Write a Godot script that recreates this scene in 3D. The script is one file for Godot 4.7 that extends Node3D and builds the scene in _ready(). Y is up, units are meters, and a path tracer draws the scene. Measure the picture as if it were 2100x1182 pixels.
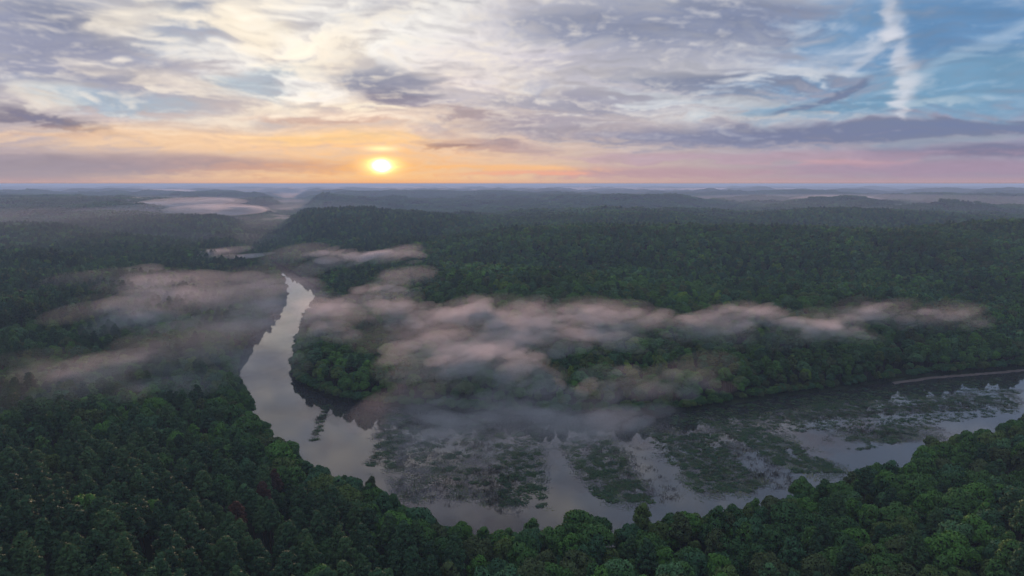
extends Node3D
# River bend and lily pond in rolling forest at sunrise, seen from the air. Water level is y = 0.

const FOCAL := 1368.0          # focal length in photograph pixels (2100 x 1182)
const PITCH := 8.9
const EYE := 130.0
const SUN_AZ := -10.9
const SUN_EL := 2.8

var rng := RandomNumberGenerator.new()
var noise_a := FastNoiseLite.new()
var noise_b := FastNoiseLite.new()
var noise_c := FastNoiseLite.new()
var warp := FastNoiseLite.new()
var cloud := FastNoiseLite.new()
var streak := FastNoiseLite.new()
var water_poly := PackedVector2Array()
var valley := PackedVector2Array()
var bumps := []
var sdf := PackedFloat32Array()
const GX0 := -720.0
const GZ0 := -1350.0
const GSTEP := 5.0
const GW := 330
const GH := 274
var taken := {}


# ------------------------------------------------------------------ helpers
func tag(o: Node, label: String, category: String, group := "", kind := "") -> void:
	o.set_meta("label", label)
	o.set_meta("category", category)
	if group:
		o.set_meta("group", group)
	if kind:
		o.set_meta("kind", kind)


func numbered(called: String) -> String:
	var n: int = taken.get(called, 0)
	taken[called] = n + 1
	return called if n == 0 else "%s_%03d" % [called, n]


func ray(u: float, v: float) -> Vector3:
	var d := Vector3((u - 1050.0) / FOCAL, -(v - 591.0) / FOCAL, -1.0)
	return d.rotated(Vector3.RIGHT, -deg_to_rad(PITCH))


func on_level(u: float, v: float, y: float) -> Vector3:
	var d := ray(u, v)
	return Vector3(0, EYE, 0) + d * ((y - EYE) / d.y)


func flat(u: float, v: float, y: float) -> Vector2:
	var p := on_level(u, v, y)
	return Vector2(p.x, p.z)


func noise(of: FastNoiseLite, s: int, period: float, octaves: int) -> void:
	of.seed = s
	of.noise_type = FastNoiseLite.TYPE_SIMPLEX_SMOOTH
	of.frequency = 1.0 / period
	of.fractal_octaves = octaves


func srgb(r: float, g: float, b: float) -> Color:
	return Color(r / 255.0, g / 255.0, b / 255.0).srgb_to_linear()


func paint(r: float, g: float, b: float, rough := 0.9) -> StandardMaterial3D:
	var m := StandardMaterial3D.new()
	m.albedo_color = Color(r, g, b).linear_to_srgb()
	m.roughness = rough
	m.metallic_specular = 0.3
	return m


# ------------------------------------------------------------------ sky
var sky_patches := []

func patch(u: float, v: float, ru: float, rv: float, tilt: float, amount: float, c: Color, loose := 1.0) -> void:
	var d := ray(u, v).normalized()
	sky_patches.append([rad_to_deg(atan2(d.x, -d.z)), rad_to_deg(asin(d.y)), ru * 0.0385, rv * 0.04, deg_to_rad(tilt), amount, c, loose])


func sky_design() -> void:
	var cream := srgb(252, 236, 214)
	var white := srgb(250, 243, 235)
	var slate := srgb(136, 142, 168)
	var lilac := srgb(158, 160, 184)
	var mauve := srgb(166, 150, 160)
	var blue := srgb(92, 144, 194)
	var haze_blue := srgb(168, 190, 208)
	var peach := srgb(252, 208, 160)
	var rose := srgb(198, 160, 168)
	# left half, from the top down
	patch(60, 90, 190, 60, 8, 0.8, lilac)
	patch(160, 60, 120, 35, 5, 0.7, slate)
	patch(350, 30, 70, 80, -50, 0.75, srgb(140, 158, 188))
	patch(250, 40, 90, 30, -20, 0.6, cream)
	patch(510, 75, 120, 50, 10, 0.95, cream)
	patch(640, 60, 110, 60, -25, 0.7, white)
	patch(450, 130, 100, 30, 15, 0.7, white)
	patch(270, 160, 200, 40, 12, 0.75, lilac)
	patch(90, 180, 130, 30, 0, 0.75, lilac)
	patch(90, 200, 90, 16, -8, 0.6, cream)
	patch(560, 170, 110, 30, -15, 0.7, haze_blue)
	patch(250, 215, 120, 20, 4, 0.7, haze_blue)
	patch(560, 230, 120, 20, -12, 0.7, cream)
	patch(400, 190, 160, 22, 12, 0.6, srgb(244, 226, 206))
	patch(660, 175, 80, 22, 5, 0.8, white)
	patch(700, 110, 120, 40, 0, 0.7, cream)
	patch(870, 60, 120, 60, -25, 0.9, white)
	patch(1000, 80, 120, 80, -20, 0.85, srgb(238, 228, 226))
	patch(820, 165, 90, 34, 10, 0.85, slate)
	patch(830, 200, 70, 16, 5, 0.8, srgb(140, 134, 156))
	patch(940, 235, 70, 14, 12, 0.7, srgb(170, 150, 160))
	patch(960, 180, 90, 40, 0, 0.5, srgb(220, 206, 206))
	patch(660, 248, 130, 10, 2, 0.75, srgb(206, 174, 164))
	patch(760, 220, 60, 10, 4, 0.8, srgb(255, 240, 214))
	patch(60, 245, 110, 12, 9, 0.95, srgb(128, 122, 146))
	patch(130, 268, 90, 7, 8, 0.9, srgb(136, 126, 148))
	patch(110, 282, 80, 5, 2, 0.6, srgb(170, 146, 156))
	patch(420, 290, 330, 24, 0, 0.7, peach)
	patch(700, 285, 160, 14, 0, 0.8, srgb(255, 214, 150))
	patch(300, 335, 360, 15, 0, 0.9, srgb(172, 152, 160))
	patch(60, 345, 200, 26, 0, 0.8, srgb(164, 152, 164))
	patch(620, 347, 180, 13, 0, 0.6, srgb(206, 160, 146))
	# right half
	patch(1000, 300, 110, 14, 4, 0.75, srgb(158, 144, 164))
	patch(910, 300, 50, 7, 0, 0.8, srgb(150, 128, 142))
	patch(1100, 262, 160, 24, 3, 0.7, srgb(156, 152, 174))
	patch(1300, 60, 300, 46, 4, 0.9, srgb(146, 152, 178))
	patch(1560, 30, 190, 40, 8, 0.9, srgb(140, 148, 176))
	patch(1130, 120, 140, 22, 4, 0.6, srgb(214, 204, 212))
	patch(1280, 120, 200, 22, 0, 0.5, srgb(182, 180, 196))
	patch(1270, 175, 180, 14, 4, 0.6, srgb(206, 200, 210))
	patch(1500, 172, 240, 20, 4, 0.9, srgb(136, 144, 170))
	patch(1180, 215, 220, 26, 2, 0.7, srgb(150, 152, 178))
	patch(1440, 210, 240, 10, 7, 0.8, srgb(206, 208, 214))
	patch(1620, 240, 200, 8, 4, 0.7, srgb(214, 212, 214))
	patch(1760, 85, 150, 70, -25, 0.9, srgb(122, 162, 198))
	patch(2010, 60, 180, 90, 0, 0.95, srgb(108, 154, 196))
	patch(1980, 180, 220, 50, 0, 0.95, srgb(126, 168, 198))
	patch(1740, 215, 160, 16, 0, 0.7, srgb(120, 162, 192))
	patch(1640, 130, 110, 20, -10, 0.7, srgb(176, 186, 206))
	patch(1690, 195, 70, 9, -22, 0.9, srgb(118, 128, 160))
	patch(1740, 125, 80, 12, -30, 0.75, srgb(196, 200, 214))
	patch(1620, 150, 120, 10, 8, 0.6, srgb(214, 212, 216))
	patch(2000, 110, 140, 10, -22, 0.35, srgb(190, 204, 220))
	patch(1960, 205, 70, 7, -6, 0.5, srgb(196, 206, 214))
	patch(1820, 270, 330, 16, 0, 0.95, srgb(122, 130, 160))
	patch(2000, 258, 200, 10, 0, 0.9, srgb(112, 122, 156))
	patch(1500, 280, 300, 20, 0, 0.85, srgb(136, 140, 170))
	patch(1960, 290, 160, 6, -2, 0.6, srgb(160, 168, 184))
	patch(2020, 312, 170, 10, 0, 0.9, srgb(116, 120, 152))
	patch(1560, 322, 420, 10, 0, 0.7, srgb(190, 160, 176))
	patch(1720, 332, 120, 6, 0, 0.7, srgb(212, 166, 170))
	patch(1900, 345, 300, 12, 0, 0.7, srgb(176, 148, 170))
	patch(1300, 355, 300, 12, 0, 0.75, srgb(190, 154, 166))
	patch(1020, 345, 170, 6, 1, 0.8, srgb(255, 196, 140))
	patch(1080, 357, 130, 4, 0, 0.8, srgb(250, 176, 150))
	# the broken condensation trail
	for p in [[1825, 20, 10, 22], [1832, 50, 17, 26], [1838, 68, 16, 12], [1850, 108, 12, 18], [1856, 130, 14, 22], [1868, 160, 17, 22], [1868, 190, 15, 20], [1862, 215, 9, 18], [1866, 236, 5, 12]]:
		patch(p[0], p[1], p[2] * 1.25, p[3] * 1.2, 4, 0.42, srgb(232, 224, 228), 0.5)


func sky_at(az: float, el: float, patches: Array) -> Color:
	# az, el in degrees, az 0 straight ahead
	var e := maxf(el, 0.0)
	var ca := cos(deg_to_rad(az))
	var sa := sin(deg_to_rad(az))
	var ce := cos(deg_to_rad(e))
	var flatten := 1.0 / (sin(deg_to_rad(e)) + 0.16)
	# cloud sheet coordinates: a layer overhead, squeezed together towards the horizon
	var px := sa * ce * flatten
	var pz := -ca * ce * flatten
	var w1 := warp.get_noise_2d(px * 60.0, pz * 60.0)
	var w2 := warp.get_noise_2d(px * 60.0 + 500.0, pz * 60.0 + 90.0)
	var n := cloud.get_noise_3d(px * 100.0 + w1 * 45.0, pz * 100.0 + w2 * 45.0, 3.0)
	var s := streak.get_noise_2d(px * 40.0 + w1 * 20.0, pz * 130.0 + w2 * 30.0)
	var da := absf(wrapf(az - SUN_AZ, -180.0, 180.0))
	# air: warm near the sun's bearing, pink then blue away from it
	var side := 46.0 if wrapf(az - SUN_AZ, -180.0, 180.0) < 0.0 else 32.0
	var near_sun := exp(-da * da / (side * side))
	var top := srgb(150, 172, 204).lerp(srgb(214, 210, 214), near_sun * exp(-e / 30.0))
	var low := srgb(172, 152, 170).lerp(srgb(250, 206, 160), exp(-da * da / (24.0 * 24.0)))
	var c := low.lerp(top, 1.0 - exp(-e / 7.0))
	# cloud sheet
	var grey := srgb(148, 156, 176).lerp(srgb(196, 190, 198), near_sun)
	var lit := srgb(206, 204, 214).lerp(srgb(248, 232, 210), near_sun)
	var cover := smoothstep(-0.25, 0.45, n + 0.35 * s)
	c = c.lerp(lit.lerp(grey, smoothstep(0.0, 0.5, n)), 0.75 * cover * smoothstep(1.0, 6.0, e))
	# banks and gaps of this morning's sky
	var fine := cloud.get_noise_3d(px * 330.0 + w1 * 70.0, pz * 330.0 + w2 * 70.0, 9.0)
	var wisp := streak.get_noise_2d(az * 5.0 + w1 * 30.0 + fine * 9.0, e * 34.0 + az * 3.0 + w2 * 30.0 + fine * 14.0)
	var wa := w1 * 2.4 + n * 1.4 + s * 1.0 + fine * 1.1
	var we := (w2 * 0.8 + n * 0.7 + s * 0.35 + fine * 0.5 + wisp * 0.2) * (0.2 + 0.8 * smoothstep(0.5, 7.0, e))
	if el < 22.0:
		for p in patches:
			var dx: float = az + wa * p[7] - p[0]
			var dy: float = e + we * p[7] - p[1]
			if absf(dx) > p[2] * 2.4 + p[3] or absf(dy) > p[3] * 2.4 + p[2] * absf(sin(p[4])) * 2.0:
				continue
			var ct := cos(p[4])
			var st := sin(p[4])
			var rx: float = (dx * ct - dy * st) / p[2]
			var ry: float = (dx * st + dy * ct) / p[3]
			var q := rx * rx + ry * ry
			if q < 5.0:
				var k: float = p[5] * smoothstep(0.0, 0.75, exp(-q * 0.9) + (n * 0.22 + s * 0.2 + fine * 0.3 + wisp * 0.3) * (0.4 + 0.6 * p[7]))
				c = c.lerp(p[6], clampf(k * exp(-q * 0.25), 0.0, 1.0))
	# fine texture of the sheet: lit rims and grey undersides of small cloudlets
	var rough := smoothstep(1.2, 7.0, e) * (0.45 + 0.55 * (1.0 - smoothstep(14.0, 30.0, az) * (1.0 - smoothstep(60.0, 90.0, az))))
	var dots := cloud.get_noise_3d(px * 1000.0 + w1 * 90.0, pz * 800.0 + w2 * 90.0, 19.0)
	var speck := fine * 0.9 + wisp * 0.45 + s * 0.3 + dots * 0.45
	c = c.lerp(lit * 1.08, clampf(speck * 0.75, 0.0, 0.6) * rough)
	c = c.lerp(grey * 0.92, clampf(-speck * 0.75, 0.0, 0.5) * rough)
	c = c * (1.0 + 0.10 * s * smoothstep(0.3, 2.0, e) + 0.05 * wisp)
	# deepen the contrast of lit cloud against grey
	c = Color(pow(c.r / 0.5, 1.22) * 0.5, pow(c.g / 0.5, 1.22) * 0.5, pow(c.b / 0.5, 1.22) * 0.5).lerp(c, 1.0 - smoothstep(0.8, 4.0, e))
	c = c * Color(0.85, 0.92, 0.94).lerp(Color(0.95, 0.97, 0.98), near_sun * (1.0 - 0.4 * smoothstep(5.0, 16.0, e)))
	var lum := c.get_luminance()
	c = c.lerp(Color(lum, lum, lum), 0.16 * smoothstep(0.5, 4.0, e))
	# the sun behind thin cloud and the glow round it
	var sx := wrapf(az - SUN_AZ, -180.0, 180.0)
	var sy := el - 1.45
	var r2 := sx * sx / 1.9 + sy * sy * 1.15
	var core := exp(-r2 / 0.12)
	var halo := exp(-sqrt(sx * sx / 3.0 + sy * sy / 0.5)) * (1.0 + 0.6 * wisp)
	var wide := exp(-(sx * sx / 110.0 + sy * sy / 9.0))
	var spill := exp(-(sx * sx / 1.6 + (sy - 1.4) * (sy - 1.4) / 0.05))
	c = c.lerp(srgb(252, 184, 112), clampf(0.5 * wide * (0.85 + 0.7 * wisp + 0.4 * s), 0.0, 0.8))
	var mid := exp(-(sx * sx / 1.5 + sy * sy / 0.32)) * (1.0 + 0.7 * wisp)
	c = c.lerp(srgb(255, 190, 92) * 1.2, clampf(0.8 * halo, 0.0, 0.9))
	c += Color(1.5, 1.0, 0.34) * mid
	c += Color(2.2, 1.5, 0.6) * 0.28 * spill
	c += Color(9.0, 7.0, 4.2) * core * (1.0 + 0.8 * wisp)
	if el < 0.6:
		c = c.lerp(srgb(196, 158, 158).lerp(srgb(230, 150, 110), exp(-sx * sx / 120.0)), 0.45 * (1.0 - smoothstep(0.0, 0.6, el)))
	return Color(maxf(c.r, 0.02), maxf(c.g, 0.02), maxf(c.b, 0.02), 1.0)


func near_patches(az: float, half: float) -> Array:
	var out := []
	for p in sky_patches:
		if absf(az - p[0]) < half + p[2] * 2.4 + p[3] + 3.5 * p[7]:
			out.append(p)
	return out


func make_sky() -> PanoramaSkyMaterial:
	const W := 4096
	const H := 2048
	# same sky everywhere; sampled finely where there is fine cloud low over the land, coarsely elsewhere
	var small := Image.create(512, 256, false, Image.FORMAT_RGBF)
	for y in 256:
		var el := 90.0 - (y + 0.5) / 256.0 * 180.0
		for x in 512:
			if el < -1.5:
				small.set_pixel(x, y, Color(0.12, 0.11, 0.12))
			else:
				small.set_pixel(x, y, sky_at((x + 0.5) / 512.0 * 360.0 - 180.0, el, near_patches((x + 0.5) / 512.0 * 360.0 - 180.0, 0.5) if el < 22.0 else []))
	small.resize(W, H, Image.INTERPOLATE_CUBIC)
	var x0 := int((180.0 - 46.0) / 360.0 * W)
	var x1 := int((180.0 + 46.0) / 360.0 * W)
	var some := []
	for x in range(x0, x1):
		var az := (x + 0.5) / W * 360.0 - 180.0
		if x == x0 or x % 32 == 0:
			some = near_patches(az + 1.4, 1.6)
		for y in range(int(H * 0.5 - 16.5 / 180.0 * H), H / 2 + 1):
			small.set_pixel(x, y, sky_at(az, 90.0 - (y + 0.5) / H * 180.0, some))
	# straight ahead (-z) is the left edge of a panorama
	var turned := Image.create(W, H, false, Image.FORMAT_RGBF)
	turned.blit_rect(small, Rect2i(W / 2, 0, W / 2, H), Vector2i(0, 0))
	turned.blit_rect(small, Rect2i(0, 0, W / 2, H), Vector2i(W / 2, 0))
	var m := PanoramaSkyMaterial.new()
	m.panorama = ImageTexture.create_from_image(turned)
	return m


# ------------------------------------------------------------------ land
func land_design() -> void:
	var p := PackedVector2Array()
	# far river, left bank coming nearer
	for q in [[548, 541], [560, 552], [574, 566], [588, 588], [580, 612], [562, 640], [534, 671], [506, 701], [490, 728], [484, 755], [484, 782]]:
		p.append(flat(q[0], q[1], 3.0))
	for q in [[508, 792], [514, 826], [544, 852], [556, 882], [572, 904], [610, 914]]:
		p.append(flat(q[0], q[1], 11.0))
	# near bank, hidden behind its own trees
	for q in [[644, 928], [684, 952], [720, 964], [760, 968], [800, 980], [850, 1010], [900, 1026], [960, 1042], [1016, 1066], [1064, 1050], [1130, 1050], [1200, 1048], [1300, 1036], [1400, 1028], [1500, 1008], [1560, 1000], [1620, 982], [1700, 958], [1750, 948], [1820, 938], [1876, 912], [1896, 886], [1980, 870], [2040, 855], [2100, 836]]:
		p.append(flat(q[0], q[1], 15.0))
	p.append(Vector2(420, -470))
	p.append(Vector2(760, -560))
	p.append(Vector2(800, -640))
	# far bank from right to left
	p.append(Vector2(470, -540))
	for q in [[2100, 756], [2000, 765], [1900, 773], [1800, 788], [1700, 803], [1600, 814], [1500, 830], [1400, 845], [1300, 852], [1150, 852], [1000, 850], [840, 840], [760, 832], [700, 824], [665, 812], [636, 800], [608, 784], [598, 756], [606, 728], [613, 690], [630, 652], [650, 624], [662, 602], [624, 574], [594, 556], [566, 540]]:
		p.append(flat(q[0], q[1], 0.0))
	water_poly = p
	valley = PackedVector2Array([Vector2(-250, -800), Vector2(-390, -1060), Vector2(-510, -1375), Vector2(-655, -1765), Vector2(-760, -2300), Vector2(-1150, -3600), Vector2(-1820, -5460), Vector2(-2600, -8000)])
	# crests: pixel, height of the ground there, half widths across and along the view
	for q in [
		[720, 430, 54, 190, 150], [630, 436, 40, 80, 100], [880, 445, 40, 160, 150],
		[487, 458, 46, 44, 60], [410, 499, 24, 80, 70], [235, 488, 22, 110, 80],
		[120, 520, 12, 200, 130], [230, 436, 36, 240, 130], [330, 446, 34, 160, 110], [60, 468, 32, 180, 110], [420, 405, 50, 300, 150],
		[2100, 455, 58, 240, 150], [1850, 490, 40, 200, 110], [1480, 466, 48, 280, 130], [1150, 470, 42, 240, 140], [1720, 432, 46, 260, 120], [1250, 440, 40, 300, 140],
		[1700, 592, 30, 130, 90], [1350, 600, 18, 150, 80], [1050, 560, 26, 150, 120], [900, 545, 26, 80, 80],
	]:
		var c := flat(q[0], q[1], q[2] + 17.0)
		bumps.append([c.x, c.y, float(q[3]), float(q[4]), float(q[2])])
	bumps.append([200.0, -95.0, 105.0, 150.0, 22.0])
	bumps.append([-170.0, -90.0, 150.0, 150.0, 17.0])
	# distance to the water's edge, on a grid
	sdf.resize(GW * GH)
	var n := p.size()
	for j in GH:
		for i in GW:
			var a := Vector2(GX0 + i * GSTEP, GZ0 + j * GSTEP)
			var best := 1e12
			for k in n:
				var s := p[k]
				var t := p[(k + 1) % n]
				var e := t - s
				var f := clampf((a - s).dot(e) / e.length_squared(), 0.0, 1.0)
				best = minf(best, (s + e * f).distance_squared_to(a))
			best = sqrt(best)
			sdf[j * GW + i] = -best if Geometry2D.is_point_in_polygon(a, p) else best


func shore(x: float, z: float) -> float:
	var gx := (x - GX0) / GSTEP
	var gz := (z - GZ0) / GSTEP
	if gx < 0.0 or gz < 0.0 or gx >= GW - 1.0 or gz >= GH - 1.0:
		return 400.0
	var i := int(gx)
	var j := int(gz)
	var fx := gx - i
	var fz := gz - j
	var k := j * GW + i
	return lerpf(lerpf(sdf[k], sdf[k + 1], fx), lerpf(sdf[k + GW], sdf[k + GW + 1], fx), fz)


func valley_distance(x: float, z: float) -> float:
	var a := Vector2(x, z)
	var best := 1e12
	for k in valley.size() - 1:
		var e := valley[k + 1] - valley[k]
		var f := clampf((a - valley[k]).dot(e) / e.length_squared(), 0.0, 1.0)
		best = minf(best, (valley[k] + e * f).distance_squared_to(a))
	return sqrt(best)


func ground(x: float, z: float) -> float:
	var d := shore(x, z)
	if d <= 0.0:
		return maxf(-2.5, d * 0.35) - 0.3
	var r := sqrt(x * x + z * z)
	var h := 10.0 + (9.0 + 9.0 * smoothstep(420.0, 800.0, r)) * noise_a.get_noise_2d(x, z) + (5.0 + 6.0 * smoothstep(420.0, 800.0, r)) * noise_b.get_noise_2d(x, z)
	if r > 900.0:
		# rolling country: rounded ridges with valleys between
		var f := smoothstep(900.0, 3200.0, r)
		var roll := noise_c.get_noise_2d(x * 0.8, z * 1.25)
		h += f * (8.0 + 84.0 * roll + 18.0 * noise_a.get_noise_2d(x * 0.5 + 800.0, z * 0.5))
		h = maxf(h, 1.0) if r < 12000.0 else minf(maxf(h, 1.0) + 8.0 * smoothstep(12000.0, 30000.0, r), 88.0)
	if r < 3200.0:
		for b in bumps:
			var ex: float = (x - b[0]) / b[2]
			var ez: float = (z - b[1]) / b[3]
			var q := ex * ex + ez * ez
			if q < 9.0:
				h = maxf(h, h + (b[4] - h * 0.8) * exp(-q)) if b[4] > h * 0.8 else h
	if z < -700.0 and x < 200.0 and r < 9000.0:
		h = lerpf(minf(h, 3.0), h, smoothstep(20.0, 60.0 + r * 0.025, valley_distance(x, z)))
	if r < 5600.0:
		h = minf(h, 60.0 + 0.35 * (h - 60.0)) if h > 60.0 else h
	var rise := 70.0 if z > -330.0 else 110.0
	return 0.9 + h * smoothstep(0.0, rise, d) * (0.25 + 0.75 * smoothstep(0.0, rise * 2.0, d))


func make_ground() -> void:
	var radii := PackedFloat32Array([0.0, 15.0, 30.0, 45.0])
	var r := 60.0
	while r < 70000.0:
		radii.append(r)
		r += clampf(r * 0.0125, 4.0, 1e9) if r < 9000.0 else r * 0.05
	var turns := PackedFloat32Array()
	var a := -180.0
	while a < 179.9:
		turns.append(a)
		a += 0.32 if absf(a) < 48.0 else 4.0
	var cols := turns.size()
	var v := PackedVector3Array()
	var col := PackedColorArray()
	var idx := PackedInt32Array()
	for i in radii.size():
		for j in cols:
			var t := deg_to_rad(turns[j])
			var x := radii[i] * sin(t)
			var z := -radii[i] * cos(t)
			var h := ground(x, z)
			# past the last modelled trees the sheet is the top of the forest itself
			if radii[i] > 4300.0:
				h += 13.0 * smoothstep(4300.0, 5200.0, radii[i])
			v.append(Vector3(x, h, z))
			var k := 0.85 + 0.5 * noise_b.get_noise_2d(x * 0.35, z * 0.35)
			col.append(Color(0.042, 0.062, 0.032).lerp(Color(0.055, 0.058, 0.036), 0.5 + 0.5 * noise_a.get_noise_2d(x + 3000.0, z)) * k)
	for i in radii.size() - 1:
		for j in cols:
			var k := (j + 1) % cols
			var p := i * cols
			var q := p + cols
			idx.append_array([p + j, q + j, q + k, p + j, q + k, p + k])
	var nrm := PackedVector3Array()
	nrm.resize(v.size())
	for i in range(0, idx.size(), 3):
		var f := (v[idx[i + 2]] - v[idx[i]]).cross(v[idx[i + 1]] - v[idx[i]])
		for k in 3:
			nrm[idx[i + k]] += f
	for i in nrm.size():
		nrm[i] = nrm[i].normalized() if nrm[i].length_squared() > 0.0 else Vector3.UP
		if nrm[i].y < 0.0:
			nrm[i] = -nrm[i]
	var arrays := []
	arrays.resize(Mesh.ARRAY_MAX)
	arrays[Mesh.ARRAY_VERTEX] = v
	arrays[Mesh.ARRAY_NORMAL] = nrm
	arrays[Mesh.ARRAY_COLOR] = col
	arrays[Mesh.ARRAY_INDEX] = idx
	var me := ArrayMesh.new()
	me.add_surface_from_arrays(Mesh.PRIMITIVE_TRIANGLES, arrays)
	var m := StandardMaterial3D.new()
	m.vertex_color_use_as_albedo = true
	m.roughness = 1.0
	m.metallic_specular = 0.1
	var o := MeshInstance3D.new()
	o.name = "ground"
	o.mesh = me
	o.material_override = m
	add_child(o)
	tag(o, "dark rolling woodland ground reaching to the flat horizon", "ground", "", "structure")


func make_water() -> void:
	var st := SurfaceTool.new()
	st.begin(Mesh.PRIMITIVE_TRIANGLES)
	var grown := Geometry2D.offset_polygon(water_poly, 3.0)[0]
	var tri := Geometry2D.triangulate_polygon(grown)
	for k in tri:
		st.set_normal(Vector3.UP)
		st.add_vertex(Vector3(grown[k].x, 0.0, grown[k].y))
	var m := StandardMaterial3D.new()
	m.albedo_color = Color(0.040, 0.038, 0.038).linear_to_srgb()
	m.roughness = 0.05
	m.metallic_specular = 0.7
	var rip := NoiseTexture2D.new()
	var rn := FastNoiseLite.new()
	noise(rn, 71, 60.0, 3)
	rip.noise = rn
	rip.width = 512
	rip.height = 512
	rip.seamless = true
	rip.as_normal_map = true
	rip.bump_strength = 1.2
	m.normal_enabled = true
	m.normal_texture = rip
	m.normal_scale = 0.035
	m.uv1_triplanar = true
	m.uv1_world_triplanar = true
	m.uv1_scale = Vector3.ONE * 0.06
	var o := MeshInstance3D.new()
	o.name = "water"
	o.mesh = st.commit()
	o.material_override = m
	add_child(o)
	tag(o, "still river widening into a shallow pond that mirrors the sky", "water", "", "structure")


func make_mud() -> void:
	# bare mud and drift along the foot of the far bank
	var st := SurfaceTool.new()
	st.begin(Mesh.PRIMITIVE_TRIANGLES)
	var g := RandomNumberGenerator.new()
	g.seed = 61
	var line := []
	for q in [[1830, 786], [1900, 776], [1960, 771], [2000, 768], [2050, 764], [2100, 759], [2160, 755]]:
		line.append(on_level(q[0], q[1], 0.0))
	var last := []
	for k in line.size() - 1:
		for i in 10:
			var a: Vector3 = line[k].lerp(line[k + 1], i / 10.0)
			var w := g.randf_range(0.5, 1.5)
			var o := g.randf_range(1.2, 2.4)
			var row := [a + Vector3(0, -0.2, o + w), a + Vector3(0, 0.14 + g.randf() * 0.12, o + w * 0.5), a + Vector3(0, 0.25, o - 3.0)]
			if last:
				for j in 2:
					for v in [last[j], last[j + 1], row[j + 1], last[j], row[j + 1], row[j]]:
						st.add_vertex(v)
			last = row
	st.generate_normals()
	var o := MeshInstance3D.new()
	o.name = "mud_bank"
	o.mesh = st.commit()
	o.material_override = paint(0.16, 0.125, 0.105)
	add_child(o)
	tag(o, "narrow pale mud bank at the foot of the wooded far shore", "mud bank", "", "structure")


# ------------------------------------------------------------------ trees
const BROAD := [
	Color(0.099, 0.203, 0.050), Color(0.071, 0.158, 0.050), Color(0.120, 0.260, 0.050), Color(0.109, 0.146, 0.054),
	Color(0.120, 0.236, 0.094), Color(0.177, 0.289, 0.042), Color(0.078, 0.177, 0.078), Color(0.137, 0.201, 0.054)]
const BROAD_LOOK := ["mid green", "deep green", "fresh grass green", "dull olive brown", "pale grey green", "bright yellow green", "cool bluish green", "light olive"]
const PINES := [Color(0.069, 0.143, 0.060), Color(0.055, 0.115, 0.051), Color(0.092, 0.172, 0.064)]
const PINE_LOOK := ["dark blue green", "very dark green", "medium green"]
const DEAD := Color(0.110, 0.058, 0.038)


func leaf_mesh(lobes: Array, per_area: float, size: float, slim: float, seed_: int, core: float) -> ArrayMesh:
	# many small leaf-sprays over the outside of each lobe, round a rough inner mass of twigs and leaves
	var g := RandomNumberGenerator.new()
	g.seed = seed_
	var v := PackedVector3Array()
	var n := PackedVector3Array()
	var c := PackedColorArray()
	var idx := PackedInt32Array()
	var ico := [Vector3(0, 1, 0), Vector3(0.894, 0.447, 0), Vector3(0.276, 0.447, 0.851), Vector3(-0.724, 0.447, 0.526), Vector3(-0.724, 0.447, -0.526), Vector3(0.276, 0.447, -0.851), Vector3(0.724, -0.447, 0.526), Vector3(-0.276, -0.447, 0.851), Vector3(-0.894, -0.447, 0), Vector3(-0.276, -0.447, -0.851), Vector3(0.724, -0.447, -0.526), Vector3(0, -1, 0)]
	var faces := [0, 2, 1, 0, 3, 2, 0, 4, 3, 0, 5, 4, 0, 1, 5, 1, 2, 6, 2, 7, 6, 2, 3, 7, 3, 8, 7, 3, 4, 8, 4, 9, 8, 4, 5, 9, 5, 10, 9, 5, 1, 10, 1, 6, 10, 11, 6, 7, 11, 7, 8, 11, 8, 9, 11, 9, 10, 11, 10, 6]
	for l in lobes:
		var o: Vector3 = l[0]
		var rr: Vector3 = l[1]
		if core > 0.0:
			var at := v.size()
			for q in ico:
				var k := core * g.randf_range(0.85, 1.1)
				v.append(o + q * rr * k)
				n.append(q)
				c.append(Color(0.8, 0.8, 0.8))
			for q in faces:
				idx.append(at + q)
		var count := int(per_area * (rr.x * rr.z + rr.x * rr.y) * 6.0)
		for i in count:
			var d := Vector3(g.randfn(), g.randfn(), g.randfn()).normalized()
			if d.y < -0.55:
				d.y = -d.y
			var p := o + d * rr * g.randf_range(0.84, 1.10)
			var face := (d + Vector3(g.randfn(), g.randfn(), g.randfn()) * 0.45).normalized()
			var t := face.cross(Vector3(g.randfn(), g.randfn(), g.randfn())).normalized()
			var b := face.cross(t)
			var s := size * g.randf_range(0.65, 1.3)
			var sh := g.randf_range(0.72, 1.28)
			var tint := Color(sh * g.randf_range(0.92, 1.1), sh, sh * g.randf_range(0.88, 1.08))
			var at := v.size()
			v.append(p - t * s)
			v.append(p + b * s * slim)
			v.append(p + t * s - face * s * 0.25)
			v.append(p - b * s * slim)
			var nn := (d * 0.75 + face * 0.6).normalized()
			for k in 4:
				n.append(nn)
				c.append(tint)
			idx.append_array([at, at + 1, at + 2, at, at + 2, at + 3])
	var arrays := []
	arrays.resize(Mesh.ARRAY_MAX)
	arrays[Mesh.ARRAY_VERTEX] = v
	arrays[Mesh.ARRAY_NORMAL] = n
	arrays[Mesh.ARRAY_COLOR] = c
	arrays[Mesh.ARRAY_INDEX] = idx
	var me := ArrayMesh.new()
	me.add_surface_from_arrays(Mesh.PRIMITIVE_TRIANGLES, arrays)
	return me


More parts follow.
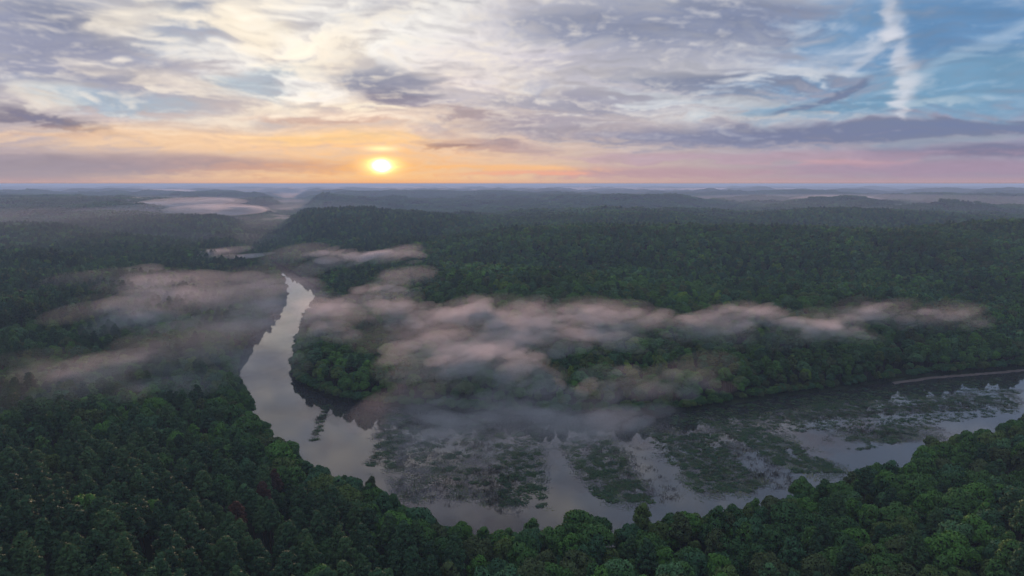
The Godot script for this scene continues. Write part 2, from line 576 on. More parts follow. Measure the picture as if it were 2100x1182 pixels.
func broad_lobes(seed_: int, count: int, wide: float, tall: float) -> Array:
	# a broad crown of unit tree: 18 m tall, crown from 6 m up
	var g := RandomNumberGenerator.new()
	g.seed = seed_
	var out := []
	for i in count:
		var f := (i + 0.5) / count
		var up := 1.0 - 1.35 * f
		var ring := sqrt(maxf(0.0, 1.0 - up * up))
		var t := i * 2.39996 + g.randf_range(-0.5, 0.5)
		var k := g.randf_range(0.55, 0.82)
		var o := Vector3(cos(t) * ring * wide * k, 12.0 + up * tall * 0.62 + g.randf_range(-0.5, 0.6), sin(t) * ring * wide * k)
		var s := g.randf_range(0.24, 0.52) * wide
		out.append([o, Vector3(s, s * g.randf_range(0.72, 0.95), s)])
	out.append([Vector3(0, 11.5, 0), Vector3(wide * 0.55, tall * 0.5, wide * 0.55)])
	return out


func pine_lobes(seed_: int, levels: int) -> Array:
	# a pine of unit size: 23 m tall, crown in the upper 11 m, whorls of tufted boughs
	var g := RandomNumberGenerator.new()
	g.seed = seed_
	var out := []
	for i in levels:
		var f := float(i) / (levels - 1)
		var reach := 2.6 * pow(1.0 - f, 0.45) + 0.6
		var boughs := int(lerpf(7, 3, f))
		var y := lerpf(13.5, 21.0, f)
		for k in boughs:
			var t := TAU * k / boughs + i * 0.8 + g.randf_range(-0.3, 0.3)
			var q := reach * g.randf_range(0.55, 0.85)
			var s := lerpf(1.0, 0.75, f) * g.randf_range(0.8, 1.25)
			out.append([Vector3(cos(t) * q, y + g.randf_range(-0.4, 0.4), sin(t) * q), Vector3(s, s * 0.75, s)])
	out.append([Vector3(0, 16.5, 0), Vector3(1.3, 4.8, 1.3)])
	return out


func tube(st: SurfaceTool, a: Vector3, b: Vector3, ra: float, rb: float, sides := 6) -> void:
	var d := (b - a).normalized()
	var x := d.cross(Vector3.FORWARD if absf(d.z) < 0.9 else Vector3.RIGHT).normalized()
	var y := d.cross(x)
	for i in sides:
		var p := TAU * i / sides
		var q := TAU * (i + 1) / sides
		var n1 := x * cos(p) + y * sin(p)
		var n2 := x * cos(q) + y * sin(q)
		var quad := [a + n1 * ra, b + n1 * rb, b + n2 * rb, a + n2 * ra]
		var nn := [n1, n1, n2, n2]
		for k in [0, 1, 2, 0, 2, 3]:
			st.set_normal(nn[k])
			st.add_vertex(quad[k])


func trunk_mesh(height: float, radius: float, lobes: Array, limbs: int) -> ArrayMesh:
	var st := SurfaceTool.new()
	st.begin(Mesh.PRIMITIVE_TRIANGLES)
	tube(st, Vector3(0, -1.2, 0), Vector3(0, 1.0, 0), radius * 1.5, radius)
	tube(st, Vector3(0, 1.0, 0), Vector3(0.15, height * 0.55, 0.1), radius, radius * 0.7)
	tube(st, Vector3(0.15, height * 0.55, 0.1), Vector3(0, height, 0), radius * 0.7, radius * 0.2)
	for i in mini(limbs, lobes.size()):
		var o: Vector3 = lobes[i * lobes.size() / limbs][0]
		tube(st, Vector3(0.1, maxf(height * 0.35, o.y - 4.0), 0.05), o, radius * 0.4, radius * 0.12, 4)
	return st.commit()


func two_surfaces(trunk: ArrayMesh, crown: ArrayMesh, bark: Material, leaf: Material) -> ArrayMesh:
	var me := ArrayMesh.new()
	me.add_surface_from_arrays(Mesh.PRIMITIVE_TRIANGLES, crown.surface_get_arrays(0))
	me.surface_set_material(0, leaf)
	if trunk:
		me.add_surface_from_arrays(Mesh.PRIMITIVE_TRIANGLES, trunk.surface_get_arrays(0))
		me.surface_set_material(1, bark)
	return me


func foliage(c: Color) -> StandardMaterial3D:
	var m := StandardMaterial3D.new()
	m.albedo_color = c.linear_to_srgb()
	m.vertex_color_use_as_albedo = true
	m.roughness = 0.75
	m.metallic_specular = 0.25
	m.backlight_enabled = true
	m.backlight = Color(0.5, 0.5, 0.4)
	return m


func mass(parent: Node3D, called: String, mesh: Mesh, items: Array) -> void:
	# items: [Transform3D, Color]
	if items.is_empty():
		return
	var mm := MultiMesh.new()
	mm.transform_format = MultiMesh.TRANSFORM_3D
	mm.use_colors = true
	mm.mesh = mesh
	mm.instance_count = items.size()
	for i in items.size():
		mm.set_instance_transform(i, items[i][0])
		mm.set_instance_color(i, items[i][1])
	var o := MultiMeshInstance3D.new()
	o.name = called
	o.multimesh = mm
	o.set_meta("kind", "stuff")
	parent.add_child(o, true)


func to_pixel(p: Vector3) -> Vector3:
	# photograph pixel and depth
	var q := (p - Vector3(0, EYE, 0)).rotated(Vector3.RIGHT, deg_to_rad(PITCH))
	if q.z > -1.0:
		return Vector3(-1e6, 0, 0)
	return Vector3(1050.0 + FOCAL * q.x / -q.z, 591.0 - FOCAL * q.y / -q.z, -q.z)


func make_forest() -> void:
	var bark := paint(0.10, 0.085, 0.07)
	var bark_pine := paint(0.11, 0.075, 0.055)
	var white := foliage(Color(1, 1, 1))
	var crowns := []
	var trunks := []
	var near_mesh := []
	var mid_mesh := []
	var shapes := [[18, 5.0, 6.4], [26, 5.8, 5.6], [15, 4.0, 7.8], [20, 5.2, 5.0]]
	for k in shapes.size():
		var s: Array = shapes[k]
		var lo := broad_lobes(100 + k, s[0], s[1], s[2])
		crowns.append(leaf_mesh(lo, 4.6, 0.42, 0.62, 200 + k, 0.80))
		trunks.append(trunk_mesh(13.0, 0.26, lo, 6))
		near_mesh.append(two_surfaces(trunks[k], crowns[k], bark, white))
		mid_mesh.append(two_surfaces(null, leaf_mesh(broad_lobes(100 + k, 11, s[1], s[2]), 1.2, 0.85, 0.7, 300 + k, 0.85), bark, white))
	var pine_at := crowns.size()
	for k in 3:
		var lo := pine_lobes(400 + k, 7)
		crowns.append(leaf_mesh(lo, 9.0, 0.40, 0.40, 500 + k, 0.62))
		trunks.append(trunk_mesh(22.0, 0.22, lo, 9))
		near_mesh.append(two_surfaces(trunks[-1], crowns[-1], bark_pine, white))
		mid_mesh.append(two_surfaces(null, leaf_mesh(pine_lobes(400 + k, 5), 2.2, 0.75, 0.5, 600 + k, 0.75), bark_pine, white))
	# where every tree stands
	var g := RandomNumberGenerator.new()
	g.seed = 5
	var trees := []      # [apparent size, transform, variant, tone, is pine, position]
	var step := 5.8
	var z := -40.0
	while z > -1750.0:
		var half := 0.80 * -z + 60.0
		var x := -half
		while x < half:
			var px := x + g.randf_range(-0.45, 0.45) * step
			var pz := z + g.randf_range(-0.45, 0.45) * step
			x += step
			var d := shore(px, pz)
			if d < 2.5:
				continue
			var stand := noise_b.get_noise_2d(px * 1.6 + 900.0, pz * 1.6)
			var pine_stand := px < -12.0 - 0.25 * (-200.0 - pz) and pz > -275.0 and d > 26.0 and px + 0.42 * pz < -95.0 + 14.0 * stand
			var pine := g.randf() < (0.88 if pine_stand else (0.42 if px < -160.0 + 60.0 * stand and stand > -0.1 else 0.05))
			if d < 20.0:
				pine = false
			if g.randf() < (0.16 if pine_stand else 0.10):
				continue
			var y := ground(px, pz)
			var size := g.randf_range(0.58, 1.14) * (0.75 if d < 9.0 else 1.0)
			if pine:
				size = g.randf_range(0.74, 1.1)
			var wide := g.randf_range(0.88, 1.18) * (1.0 if pine else 0.80)
			var b := Basis(Vector3.UP, g.randf() * TAU).scaled(Vector3(size * wide, size, size * wide))
			b = Basis(Vector3(g.randf_range(-1, 1), 0, g.randf_range(-1, 1)).normalized(), g.randf_range(0.0, 0.05)) * b
			var tone := 0
			if pine:
				tone = g.randi() % 3
			else:
				var q := g.randf() + 0.25 * stand
				tone = 0 if q < 0.26 else 1 if q < 0.46 else 2 if q < 0.60 else 6 if q < 0.72 else 3 if q < 0.83 else 4 if q < 0.92 else 7 if q < 1.05 else 5
			var t := Transform3D(b, Vector3(px, y - 0.2, pz))
			var top := Vector3(px, y + (18.0 if pine else 13.0) * size, pz)
			var s := to_pixel(top)
			var seen := s.x > 6.0 and s.x < 2094.0 and s.y > 380.0 and s.y < 1176.0
			trees.append([(size * wide / s.z) if seen else 0.0, t, (pine_at + g.randi() % 3) if pine else g.randi() % 4, tone, pine, top, s])
		z -= step
	# low growth leaning out along the water's edge
	var shrubs := []
	for i in 5200:
		var k := g.randi() % water_poly.size()
		var e := water_poly[k].lerp(water_poly[(k + 1) % water_poly.size()], g.randf())
		if e.y < -1300.0 or e.x > 460.0:
			continue
		var px := e.x + g.randf_range(-5.0, 5.0)
		var pz := e.y + g.randf_range(-5.0, 5.0)
		var d := shore(px, pz)
		if d < 0.2 or d > 7.0 or shrubs.size() > 1500:
			continue
		var s := g.randf_range(0.28, 0.55)
		shrubs.append([Transform3D(Basis(Vector3.UP, g.randf() * TAU).scaled(Vector3(s * 1.1, s, s * 1.1)), Vector3(px, ground(px, pz) - 5.2 * s, pz)), g.randi() % 4, BROAD[[0, 1, 6, 3, 0, 1, 7][g.randi() % 7]]])
	# the dead pines among the stand: the pines nearest to where they show
	for q in [[548, 985], [525, 1008], [500, 1052], [482, 1062], [565, 992]]:
		var best := -1
		var far := 1e9
		for i in trees.size():
			var s: Vector3 = trees[i][6]
			var e := Vector2(s.x - q[0], s.y - q[1]).length()
			if trees[i][3] != 99 and trees[i][0] > 0.0 and e < far:
				far = e
				best = i
		if best >= 0:
			trees[best][3] = 99
			trees[best][4] = true
			trees[best][2] = pine_at + g.randi() % 3
			trees[best][0] += 1.0
	trees.sort_custom(func(a, b): return a[0] > b[0])
	var tone_mats := []
	for c in BROAD:
		tone_mats.append(foliage(c))
	var pine_mats := []
	for c in PINES:
		pine_mats.append(foliage(c))
	var dead_mat := foliage(DEAD)
	var masses := {}
	var n_broad := 0
	var n_pine := 0
	for t in trees:
		var pine: bool = t[4]
		var tone: int = t[3]
		if t[0] > 0.0 and (n_pine < 260 if pine else n_broad < 300):
			var o := Node3D.new()
			var at: Transform3D = t[1]
			var where: Vector3 = at.origin
			o.name = numbered("dead_pine_tree" if tone == 99 else "pine_tree" if pine else "broadleaf_tree")
			add_child(o)
			o.transform = at
			var trunk := MeshInstance3D.new()
			trunk.name = "trunk"
			trunk.mesh = trunks[t[2]]
			trunk.material_override = bark_pine if pine else bark
			o.add_child(trunk)
			var crown := MeshInstance3D.new()
			crown.name = "crown"
			crown.mesh = crowns[t[2]]
			crown.material_override = dead_mat if tone == 99 else pine_mats[tone] if pine else tone_mats[tone]
			o.add_child(crown)
			var bank := shore(where.x, where.z) < 30.0
			var tall := at.basis.y.length()
			if tone == 99:
				tag(o, "dead rust red pine standing among green pines", "tree", "dead pines in the pine stand")
			elif pine:
				n_pine += 1
				var spot := "on the river bank" if bank else ("deep in the pine stand" if shore(where.x, where.z) > 75.0 else "at the river side of the pine stand") if where.x < -12.0 else "among leafy trees above the lily pond"
				var look: String = ("tall " if tall > 0.97 else "short " if tall < 0.89 else "") + PINE_LOOK[tone]
				tag(o, "%s pine tree %s" % [look, spot], "tree", "%s pines %s" % [look, spot])
			else:
				n_broad += 1
				var spot := ("at the edge of the river" if where.x < -60.0 else "at the edge of the lily pond") if bank else "beside the pine stand" if where.x < -12.0 else "on the wooded slope above the lily pond"
				var look: String = ("large " if tall > 0.95 else "small " if tall < 0.76 else "") + BROAD_LOOK[tone]
				tag(o, "%s leafy tree %s" % [look, spot], "tree", "%s leafy trees %s" % [look, spot])
			continue
		var p: Vector3 = t[5]
		var level := 0 if p.length() < 620.0 else 1
		var key := [level, t[2]]
		if not masses.has(key):
			masses[key] = []
		var c: Color = DEAD if tone == 99 else PINES[tone] if pine else BROAD[tone]
		var origin: Vector3 = t[1].origin
		var stand := 1.0 + 0.55 * noise_b.get_noise_2d(origin.x * 1.1 - 700.0, origin.z * 1.1)
		masses[key].append([t[1], Color(c.r * stand, c.g * stand, c.b * stand)])
	var woods := Node3D.new()
	woods.name = "forest"
	add_child(woods)
	tag(woods, "dense green forest covering the banks and the hills", "forest", "", "stuff")
	for key in masses:
		if key[0] == 2:
			continue
		mass(woods, "pine_trees" if key[1] >= pine_at else "broadleaf_trees", near_mesh[key[1]] if key[0] == 0 else mid_mesh[key[1]], masses[key])
	for q in shrubs:
		if not masses.has([2, q[1]]):
			masses[[2, q[1]]] = []
		masses[[2, q[1]]].append([q[0], q[2]])
	for k in 4:
		if masses.has([2, k]):
			mass(woods, "bank_shrubs", near_mesh[k], masses[[2, k]])
	print("trees ", trees.size(), " broad ", n_broad, " pine ", n_pine)
	# farther woods: groups of crowns 64 m across
	var groups := []
	for k in 3:
		var lo := []
		var q := RandomNumberGenerator.new()
		q.seed = 900 + k
		for i in 9:
			for j in 9:
				var o := Vector3((i - 4) * 7.4 + q.randf_range(-3, 3), 11.0 + q.randf_range(-2.5, 2.5), (j - 4) * 7.4 + q.randf_range(-3, 3))
				lo.append([o, Vector3(4.6, 4.6, 4.6) * q.randf_range(0.8, 1.25)])
		groups.append(two_surfaces(null, leaf_mesh(lo, 0.10, 1.5, 0.8, 950 + k, 0.95), bark, white))
	var far_items := [[], [], []]
	z = -1750.0
	step = 58.0
	while z > -5200.0:
		var half := 0.80 * -z + 100.0
		var x := -half
		while x < half:
			var px := x + g.randf_range(-0.3, 0.3) * step
			var pz := z + g.randf_range(-0.3, 0.3) * step
			x += step
			if shore(px, pz) < 45.0:
				continue
			var y := ground(px, pz)
			var e := 22.0
			var nx := Vector3(2.0 * e, ground(px + e, pz) - ground(px - e, pz), 0)
			var nz := Vector3(0, ground(px, pz + e) - ground(px, pz - e), 2.0 * e)
			var up := nz.cross(nx).normalized()
			var b := Basis(Quaternion(Vector3.UP, up)) * Basis(Vector3.UP, g.randf() * TAU)
			far_items[g.randi() % 3].append([Transform3D(b, Vector3(px, y, pz)), BROAD[g.randi() % 4].lerp(BROAD[1], 0.5) * (1.0 + 0.5 * noise_b.get_noise_2d(px * 0.6, pz * 0.6))])
		z -= step
	for k in 3:
		mass(woods, "far_trees", groups[k], far_items[k])


# ------------------------------------------------------------------ pond plants
func make_pond() -> void:
	var g := RandomNumberGenerator.new()
	g.seed = 77
	var pads := []
	for k in 5:
		var st := SurfaceTool.new()
		st.begin(Mesh.PRIMITIVE_TRIANGLES)
		var n: int = [20, 26, 34, 24, 14][k]
		for i in n:
			var a := g.randf() * TAU
			var r := sqrt(g.randf())
			var c := Vector3(cos(a) * r * 2.6, g.randf_range(0.05, 0.35), sin(a) * r * 2.2)
			var s := g.randf_range(0.28, 0.5)
			var tilt := Basis(Vector3(g.randfn(), 0, g.randfn()).normalized(), g.randf_range(0.0, 0.35))
			var sh := g.randf_range(0.75, 1.25)
			var tint := Color(sh * g.randf_range(0.9, 1.2), sh, sh * g.randf_range(0.8, 1.1))
			var turn := g.randf() * TAU
			for j in 8:
				if j == 0:
					continue      # the notch of the pad
				var p := turn + TAU * j / 8.0
				var q := turn + TAU * (j + 1) / 8.0
				for w in [Vector3.ZERO, Vector3(cos(p), 0.10, sin(p)) * s, Vector3(cos(q), 0.10, sin(q)) * s]:
					st.set_color(tint)
					st.set_normal(tilt * Vector3.UP)
					st.add_vertex(c + tilt * w)
		pads.append(st.commit())
	var tones := [Color(0.060, 0.115, 0.050), Color(0.080, 0.140, 0.052), Color(0.052, 0.104, 0.060), Color(0.100, 0.125, 0.070)]
	var mats := []
	for c in tones:
		mats.append(foliage(c))
	var white := foliage(Color(1, 1, 1))
	# [corners of a band in the photograph u0, v0 to u1, v1, half width in pixels, number, share of bare gaps]
	var bands := [
		[1058, 888, 1072, 1040, 46, 190, 0.40], [1200, 905, 1285, 1030, 54, 230, 0.36], [1395, 890, 1500, 1010, 72, 300, 0.34], [1500, 865, 1680, 970, 54, 260, 0.34],
		[1560, 850, 1900, 850, 36, 300, 0.18], [1380, 858, 1560, 838, 20, 90, 0.3], [1640, 832, 2080, 800, 26, 340, 0.18], [1740, 905, 1880, 880, 22, 70, 0.5],
		[880, 905, 950, 1000, 70, 90, 0.70], [820, 850, 780, 960, 26, 90, 0.45], [670, 830, 645, 905, 6, 24, 0.3], [1900, 850, 2090, 825, 22, 120, 0.3], [940, 895, 1000, 890, 60, 40, 0.6]]
	var spots := []
	for b in bands:
		var made := 0
		for tries in int(b[5]) * 8:
			if made >= b[5] * 2.2:
				break
			var f := g.randf()
			var w := g.randf_range(-1.0, 1.0)
			var dir := Vector2(b[2] - b[0], b[3] - b[1])
			var side := Vector2(1, 0) if absf(dir.y) > absf(dir.x) * 0.5 else Vector2(0, 1)
			var q: Vector2 = Vector2(b[0], b[1]) + dir * f + side * w * b[4]
			var p := on_level(q.x, q.y, 0.0)
			if shore(p.x, p.z) > -1.5:
				continue
			if 0.5 + 0.9 * noise_b.get_noise_2d(p.x * 24.0, p.z * 15.0) < b[6] + 0.15 * w * w:
				continue
			made += 1
			spots.append([p, g.randf_range(0.3, 0.62) * (1.5 if g.randf() < 0.18 else 1.0), q])
	spots.sort_custom(func(a, b): return a[1] / -a[0].z > b[1] / -b[0].z)
	var rest := [[], [], [], [], []]
	for i in spots.size():
		var p: Vector3 = spots[i][0]
		var s: float = spots[i][1]
		var k := g.randi() % 5
		var tone := g.randi() % 4
		var t := Transform3D(Basis(Vector3.UP, g.randf_range(-0.5, 0.5)).scaled(Vector3(s * 1.25, 1.0, s)), p)
		if i < 280:
			var o := MeshInstance3D.new()
			o.name = numbered("lily_pad_clump")
			o.mesh = pads[k]
			o.material_override = mats[tone]
			add_child(o)
			o.transform = t
			var look: String = ["dark green", "fresh green", "bluish green", "brownish green"][tone]
			if s > 0.6:
				look = "large " + look
			var q: Vector2 = spots[i][2]
			var spot := "off the wooded point by the river" if q.x < 860.0 else "in the middle of the pond" if q.x < 1140.0 else "between two lanes of open water" if q.x < 1360.0 else "in the broad weedy part of the pond" if q.x < 1680.0 else "in the narrow arm below the mud bank"
			tag(o, "%s clump of lily pads %s" % [look, spot], "lily pads", "%s lily pad clumps %s" % [look, spot])
		else:
			rest[k].append([t, tones[tone]])
	var lilies := Node3D.new()
	lilies.name = "water_plants"
	add_child(lilies)
	tag(lilies, "scattered small lily pads and dead stems across the pond", "water plants", "", "stuff")
	for k in 5:
		mass(lilies, "lily_pads", pads[k], rest[k])
	# dead stems, seed heads and floating scraps
	var st := SurfaceTool.new()
	st.begin(Mesh.PRIMITIVE_TRIANGLES)
	for i in 16:
		var c := Vector3(g.randfn() * 1.3, 0.03, g.randfn() * 1.3)
		var lean := Vector3(g.randfn() * 0.35, g.randf_range(0.1, 0.7), g.randfn() * 0.35)
		var sd := Vector3(0.05, 0, 0.02)
		for w in [c - sd, c + sd, c + lean + sd, c - sd, c + lean + sd, c + lean - sd]:
			st.set_color(Color.WHITE)
			st.set_normal(Vector3(0, 0.6, 0.8))
			st.add_vertex(w)
		var r := g.randf_range(0.08, 0.2)
		for w in [Vector3(-r, 0, 0), Vector3(0, 0, -r), Vector3(r, 0, 0), Vector3(-r, 0, 0), Vector3(r, 0, 0), Vector3(0, 0, r)]:
			st.set_color(Color.WHITE)
			st.set_normal(Vector3.UP)
			st.add_vertex(c + w + Vector3(0.4, 0, 0.3))
	var stems := st.commit()
	var dry := foliage(Color(1, 1, 1))
	stems.surface_set_material(0, dry)
	for k in 5:
		pads[k].surface_set_material(0, white)
	var items := []
	for b in [[900, 880, 930, 1030, 110, 420], [1020, 960, 1040, 1050, 40, 160], [820, 850, 790, 960, 34, 120], [1230, 900, 1340, 1030, 60, 160], [1400, 880, 1560, 1000, 90, 420], [1600, 860, 2050, 830, 50, 420], [1750, 880, 1860, 900, 40, 120], [668, 830, 645, 900, 8, 40]]:
		for i in b[5]:
			var q: Vector2 = Vector2(b[0], b[1]).lerp(Vector2(b[2], b[3]), g.randf()) + Vector2(g.randf_range(-1, 1) * b[4], g.randf_range(-8, 8))
			var p := on_level(q.x, q.y, 0.0)
			if shore(p.x, p.z) > -1.0:
				continue
			var pale := g.randf()
			items.append([Transform3D(Basis(Vector3.UP, g.randf() * TAU) * g.randf_range(0.6, 1.3), p), Color(0.10, 0.085, 0.085).lerp(Color(0.26, 0.24, 0.15), pale * pale)])
	mass(lilies, "dead_stems", stems, items)
	st = SurfaceTool.new()
	st.begin(Mesh.PRIMITIVE_TRIANGLES)
	for i in 26:
		var c := Vector3(g.randfn() * 1.7, 0.02 + 0.002 * i, g.randfn() * 1.4)
		var r := g.randf_range(0.10, 0.26)
		var a := g.randf() * TAU
		for k in 5:
			for w in [Vector3.ZERO, Vector3(cos(a + TAU * k / 5.0), 0, sin(a + TAU * k / 5.0)) * r, Vector3(cos(a + TAU * (k + 1) / 5.0), 0, sin(a + TAU * (k + 1) / 5.0)) * r]:
				st.set_color(Color.WHITE)
				st.set_normal(Vector3.UP)
				st.add_vertex(c + w)
	var scraps := st.commit()
	scraps.surface_set_material(0, dry)
	items = []
	for b in [[880, 870, 930, 1030, 120, 1300], [1058, 880, 1074, 1040, 56, 600], [1200, 900, 1288, 1030, 62, 900], [1395, 885, 1505, 1010, 82, 1500], [1500, 865, 1690, 975, 62, 1000], [1560, 855, 2090, 815, 60, 1900], [1740, 890, 1890, 890, 60, 700], [820, 850, 785, 960, 36, 350]]:
		for i in b[5]:
			var q: Vector2 = Vector2(b[0], b[1]).lerp(Vector2(b[2], b[3]), g.randf()) + Vector2(g.randf_range(-1, 1) * b[4], g.randf_range(-16, 16))
			var p := on_level(q.x, q.y, 0.0)
			if shore(p.x, p.z) > -1.0 or noise_b.get_noise_2d(p.x * 7.0 + 50.0, p.z * 5.0) < -0.12:
				continue
			var pick := g.randf()
			items.append([Transform3D(Basis(Vector3.UP, g.randf() * TAU) * g.randf_range(0.6, 1.3), p + Vector3(0, g.randf() * 0.02, 0)), Color(0.19, 0.17, 0.18) if pick < 0.55 else Color(0.085, 0.125, 0.060) if pick < 0.93 else Color(0.26, 0.26, 0.12)])
	mass(lilies, "floating_leaves", scraps, items)


# ------------------------------------------------------------------ mist
var fog_mats := {}

func fog(density: float, albedo := Color(0.97, 0.96, 0.96)) -> FogMaterial:
	if not fog_mats.has([density, albedo]):
		var m := FogMaterial.new()
		m.density = density
		m.albedo = albedo
		fog_mats[[density, albedo]] = m
	return fog_mats[[density, albedo]]


func mist(called: String, label: String, strokes: Array, seed_: int) -> void:
	# strokes: [[[u, v], ...], height above water, number of puffs, spread across in metres, half length, half thickness, density]
	var g := RandomNumberGenerator.new()
	g.seed = seed_
	var bank := Node3D.new()
	bank.name = numbered(called)
	add_child(bank)
	tag(bank, label, "mist", "", "stuff")
	var tear := FastNoiseLite.new()
	noise(tear, seed_ * 7 + 1, 1.0, 3)
	for s in strokes:
		var line: Array = s[0]
		var made := 0
		var tries := 0
		while made < int(s[2]) and tries < int(s[2]) * 12:
			tries += 1
			var f := g.randf() * (line.size() - 1)
			var k := clampi(int(f), 0, line.size() - 2)
			var a: Array = line[k]
			var b: Array = line[k + 1]
			var p := on_level(lerpf(a[0], b[0], f - k), lerpf(a[1], b[1], f - k), s[1])
			p += Vector3(clampf(g.randfn(), -1.7, 1.7) * s[3], clampf(g.randfn(), -1.6, 1.6) * s[5] * 0.5, clampf(g.randfn(), -1.7, 1.7) * s[3] * 1.3)
			var v := FogVolume.new()
			v.name = "puff"
			v.shape = RenderingServer.FOG_VOLUME_SHAPE_ELLIPSOID
			var body := made % 9 == 0
			var here := tear.get_noise_3d(p.x / (s[4] * 2.6), p.y / (s[5] * 2.2), p.z / (s[4] * 2.2))
			if not body and here < 0.02:
				continue
			made += 1
			if body:
				v.size = Vector3(s[4] * 1.5, s[5] * 1.0, s[4] * 1.0) * 2.0 * g.randf_range(0.7, 1.2)
				v.material = fog(s[6] * 0.22)
			else:
				var q := g.randf_range(0.22, 0.62)
				v.size = Vector3(s[4] * g.randf_range(0.7, 1.5), s[5] * g.randf_range(0.6, 1.2), s[4] * g.randf_range(0.4, 0.8)) * 2.0 * q
				v.material = fog(s[6] * [0.5, 0.9, 1.4][g.randi() % 3])
			v.position = p
			var level := minf(1.0, 26.0 / s[4])
			level *= level
			v.rotation = Vector3(g.randf_range(-0.25, 0.25) * level, g.randf_range(-0.7, 0.7), g.randf_range(-0.15, 0.4) * level)
			bank.add_child(v, true)


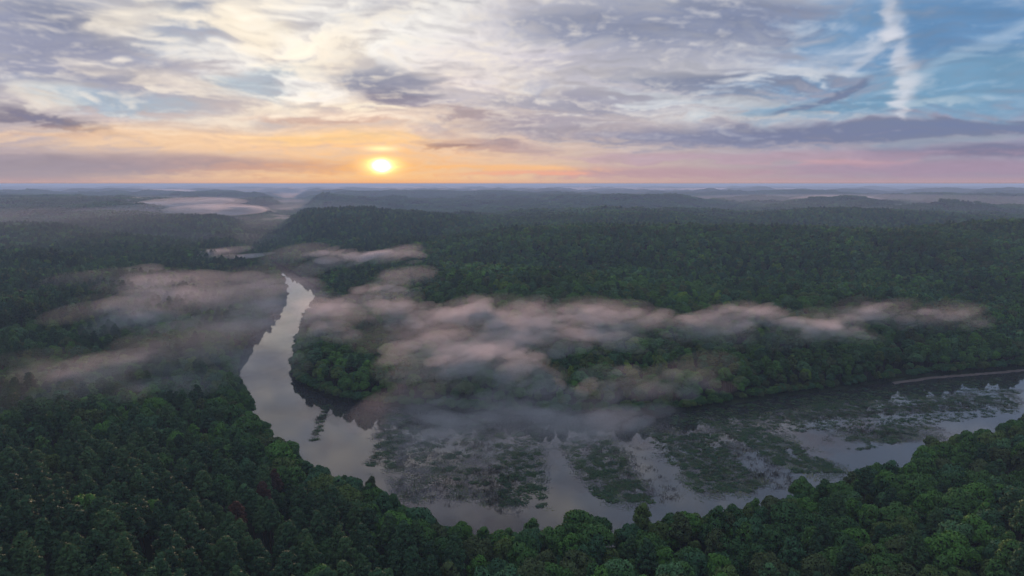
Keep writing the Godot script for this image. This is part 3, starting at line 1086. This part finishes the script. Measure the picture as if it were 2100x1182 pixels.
func make_mist() -> void:
	mist("mist_bank", "thick pinkish mist bank lying over the trees behind the pond", [
		[[[830, 660], [920, 645], [1010, 645], [1080, 650], [1200, 640], [1300, 660]], 39.0, 190, 11.0, 18.0, 7.0, 0.013],
		[[[830, 700], [960, 695], [1080, 695], [1200, 690], [1310, 690]], 40.0, 130, 14.0, 20.0, 7.5, 0.010],
		[[[840, 720], [940, 735], [1060, 755]], 44.0, 80, 9.0, 16.0, 6.5, 0.014],
	], 11)
	mist("mist_bank", "long grey white streamer of mist drifting along the wooded hillside", [
		[[[1320, 672], [1440, 668], [1520, 648], [1600, 662], [1720, 676]], 38.0, 135, 9.0, 18.0, 6.5, 0.013],
		[[[1690, 685], [1780, 640], [1830, 655], [1900, 648], [1990, 660]], 40.0, 85, 6.0, 15.0, 6.0, 0.011],
	], 12)
	mist("mist_bank", "thin mist trailing down over the lily pond and its far bank", [
		[[[880, 785], [950, 800], [1100, 800], [1280, 785], [1460, 805]], 38.0, 85, 11.0, 14.0, 6.0, 0.012],
		[[[890, 840], [950, 860], [1150, 850], [1320, 850]], 32.0, 75, 12.0, 20.0, 6.5, 0.013],
		[[[880, 880], [1000, 890], [1100, 890]], 26.0, 30, 11.0, 20.0, 6.0, 0.007],
	], 13)
	mist("mist_bank", "warm lit mist rising beside the river on its wooded point", [
		[[[640, 660], [700, 625], [780, 595], [860, 575]], 36.0, 60, 13.0, 22.0, 8.0, 0.010],
		[[[660, 680], [720, 660], [800, 640], [870, 650]], 36.0, 50, 10.0, 18.0, 8.0, 0.010],
	], 14)
	mist("mist_bank", "small bright mist bank in the side valley beyond the river", [
		[[[640, 522], [700, 530], [760, 524], [830, 522]], 42.0, 55, 11.0, 26.0, 8.0, 0.013],
	], 15)
	mist("mist_bank", "faint brownish mist veiling the woods left of the river", [
		[[[230, 575], [350, 592], [480, 602], [600, 605]], 28.0, 85, 28.0, 44.0, 13.0, 0.0045],
		[[[270, 640], [420, 650], [580, 625]], 27.0, 75, 24.0, 38.0, 13.0, 0.0042],
		[[[340, 745], [440, 735], [530, 690]], 26.0, 55, 17.0, 32.0, 11.0, 0.0038],
		[[[40, 790], [180, 780], [340, 768]], 28.0, 45, 16.0, 30.0, 9.0, 0.0035],
	], 16)
	mist("mist_bank", "narrow line of mist beyond the left woods", [
		[[[290, 512], [400, 522], [550, 522]], 26.0, 30, 16.0, 40.0, 6.0, 0.010],
	], 17)
	mist("mist_bank", "bright sunlit mist filling the far river valley", [
		[[[230, 412], [330, 424], [430, 418], [510, 438]], 60.0, 50, 40.0, 110.0, 16.0, 0.016],
		[[[320, 392], [390, 390]], 62.0, 10, 120.0, 240.0, 20.0, 0.006],
		[[[545, 458], [570, 430], [600, 412]], 26.0, 15, 40.0, 90.0, 14.0, 0.005],
	], 18)
	mist("mist_bank", "pale mist pooled between the far right hills", [
		[[[1700, 408], [1740, 411]], 44.0, 6, 60.0, 130.0, 18.0, 0.008],
		[[[1420, 388], [1560, 390]], 50.0, 10, 250.0, 600.0, 22.0, 0.003],
		[[[1780, 425], [1880, 432]], 40.0, 10, 70.0, 160.0, 14.0, 0.005],
		[[[1150, 388], [1350, 387]], 50.0, 10, 250.0, 600.0, 22.0, 0.002],
	], 19)
	# low valley fog over the far country
	var low := Node3D.new()
	low.name = "valley_mist"
	add_child(low)
	tag(low, "low pale mist lying in the valleys of the far hills", "mist", "", "stuff")
	for q in [[0.0, -14000.0, 26000.0, 23000.0, 30.0, 0.0003], [-1500.0, -2300.0, 2300.0, 2900.0, 80.0, 0.00022], [-950.0, -1350.0, 1300.0, 1100.0, 75.0, 0.00032], [-700.0, -1250.0, 800.0, 500.0, 30.0, 0.0010], [1700.0, -3100.0, 3100.0, 2900.0, 75.0, 0.0003]]:
		var v := FogVolume.new()
		v.name = "layer"
		v.shape = RenderingServer.FOG_VOLUME_SHAPE_ELLIPSOID
		v.size = Vector3(q[2], q[4] * 2.0, q[3])
		v.material = fog(q[5] * 0.5)
		v.position = Vector3(q[0], 6.0, q[1])
		low.add_child(v, true)


func _ready() -> void:
	# camera, sky, sun, exposure
	var cam := Camera3D.new()
	cam.name = "camera"
	cam.fov = rad_to_deg(2.0 * atan(591.0 / FOCAL))
	cam.near = 0.5
	cam.far = 200000.0
	add_child(cam)
	cam.position = Vector3(0, EYE, 0)
	cam.rotation_degrees = Vector3(-PITCH, 0, 0)
	cam.current = true
	noise(noise_a, 3, 420.0, 3)
	noise(noise_b, 8, 150.0, 3)
	noise(noise_c, 21, 1250.0, 3)
	noise(warp, 31, 60.0, 4)
	noise(cloud, 41, 70.0, 6)
	noise(streak, 51, 24.0, 5)
	sky_design()
	var env := Environment.new()
	env.background_mode = Environment.BG_SKY
	env.sky = Sky.new()
	env.sky.sky_material = make_sky()
	env.background_energy_multiplier = 0.5
	env.tonemap_mode = Environment.TONE_MAPPER_LINEAR
	env.tonemap_exposure = 2.0
	env.volumetric_fog_enabled = true
	env.volumetric_fog_density = 0.00013
	env.volumetric_fog_albedo = Color(0.68, 0.84, 1.0)
	env.volumetric_fog_anisotropy = 0.0
	env.volumetric_fog_length = 20000.0
	env.sdfgi_enabled = true
	env.ssao_enabled = true
	env.ssil_enabled = true
	var we := WorldEnvironment.new()
	we.name = "environment"
	we.environment = env
	add_child(we)
	var sun := DirectionalLight3D.new()
	sun.name = "sun"
	sun.light_energy = 1.15
	sun.light_color = Color(1.0, 0.78, 0.70)
	sun.light_angular_distance = 1.5
	sun.shadow_enabled = true
	add_child(sun)
	sun.rotation_degrees = Vector3(-SUN_EL, 180.0 - SUN_AZ, 0)
	print("sky done ", Time.get_ticks_msec())
	land_design()
	make_ground()
	make_water()
	make_mud()
	print("land done ", Time.get_ticks_msec())
	make_forest()
	print("forest done ", Time.get_ticks_msec())
	make_pond()
	make_mist()
	print("all done ", Time.get_ticks_msec())
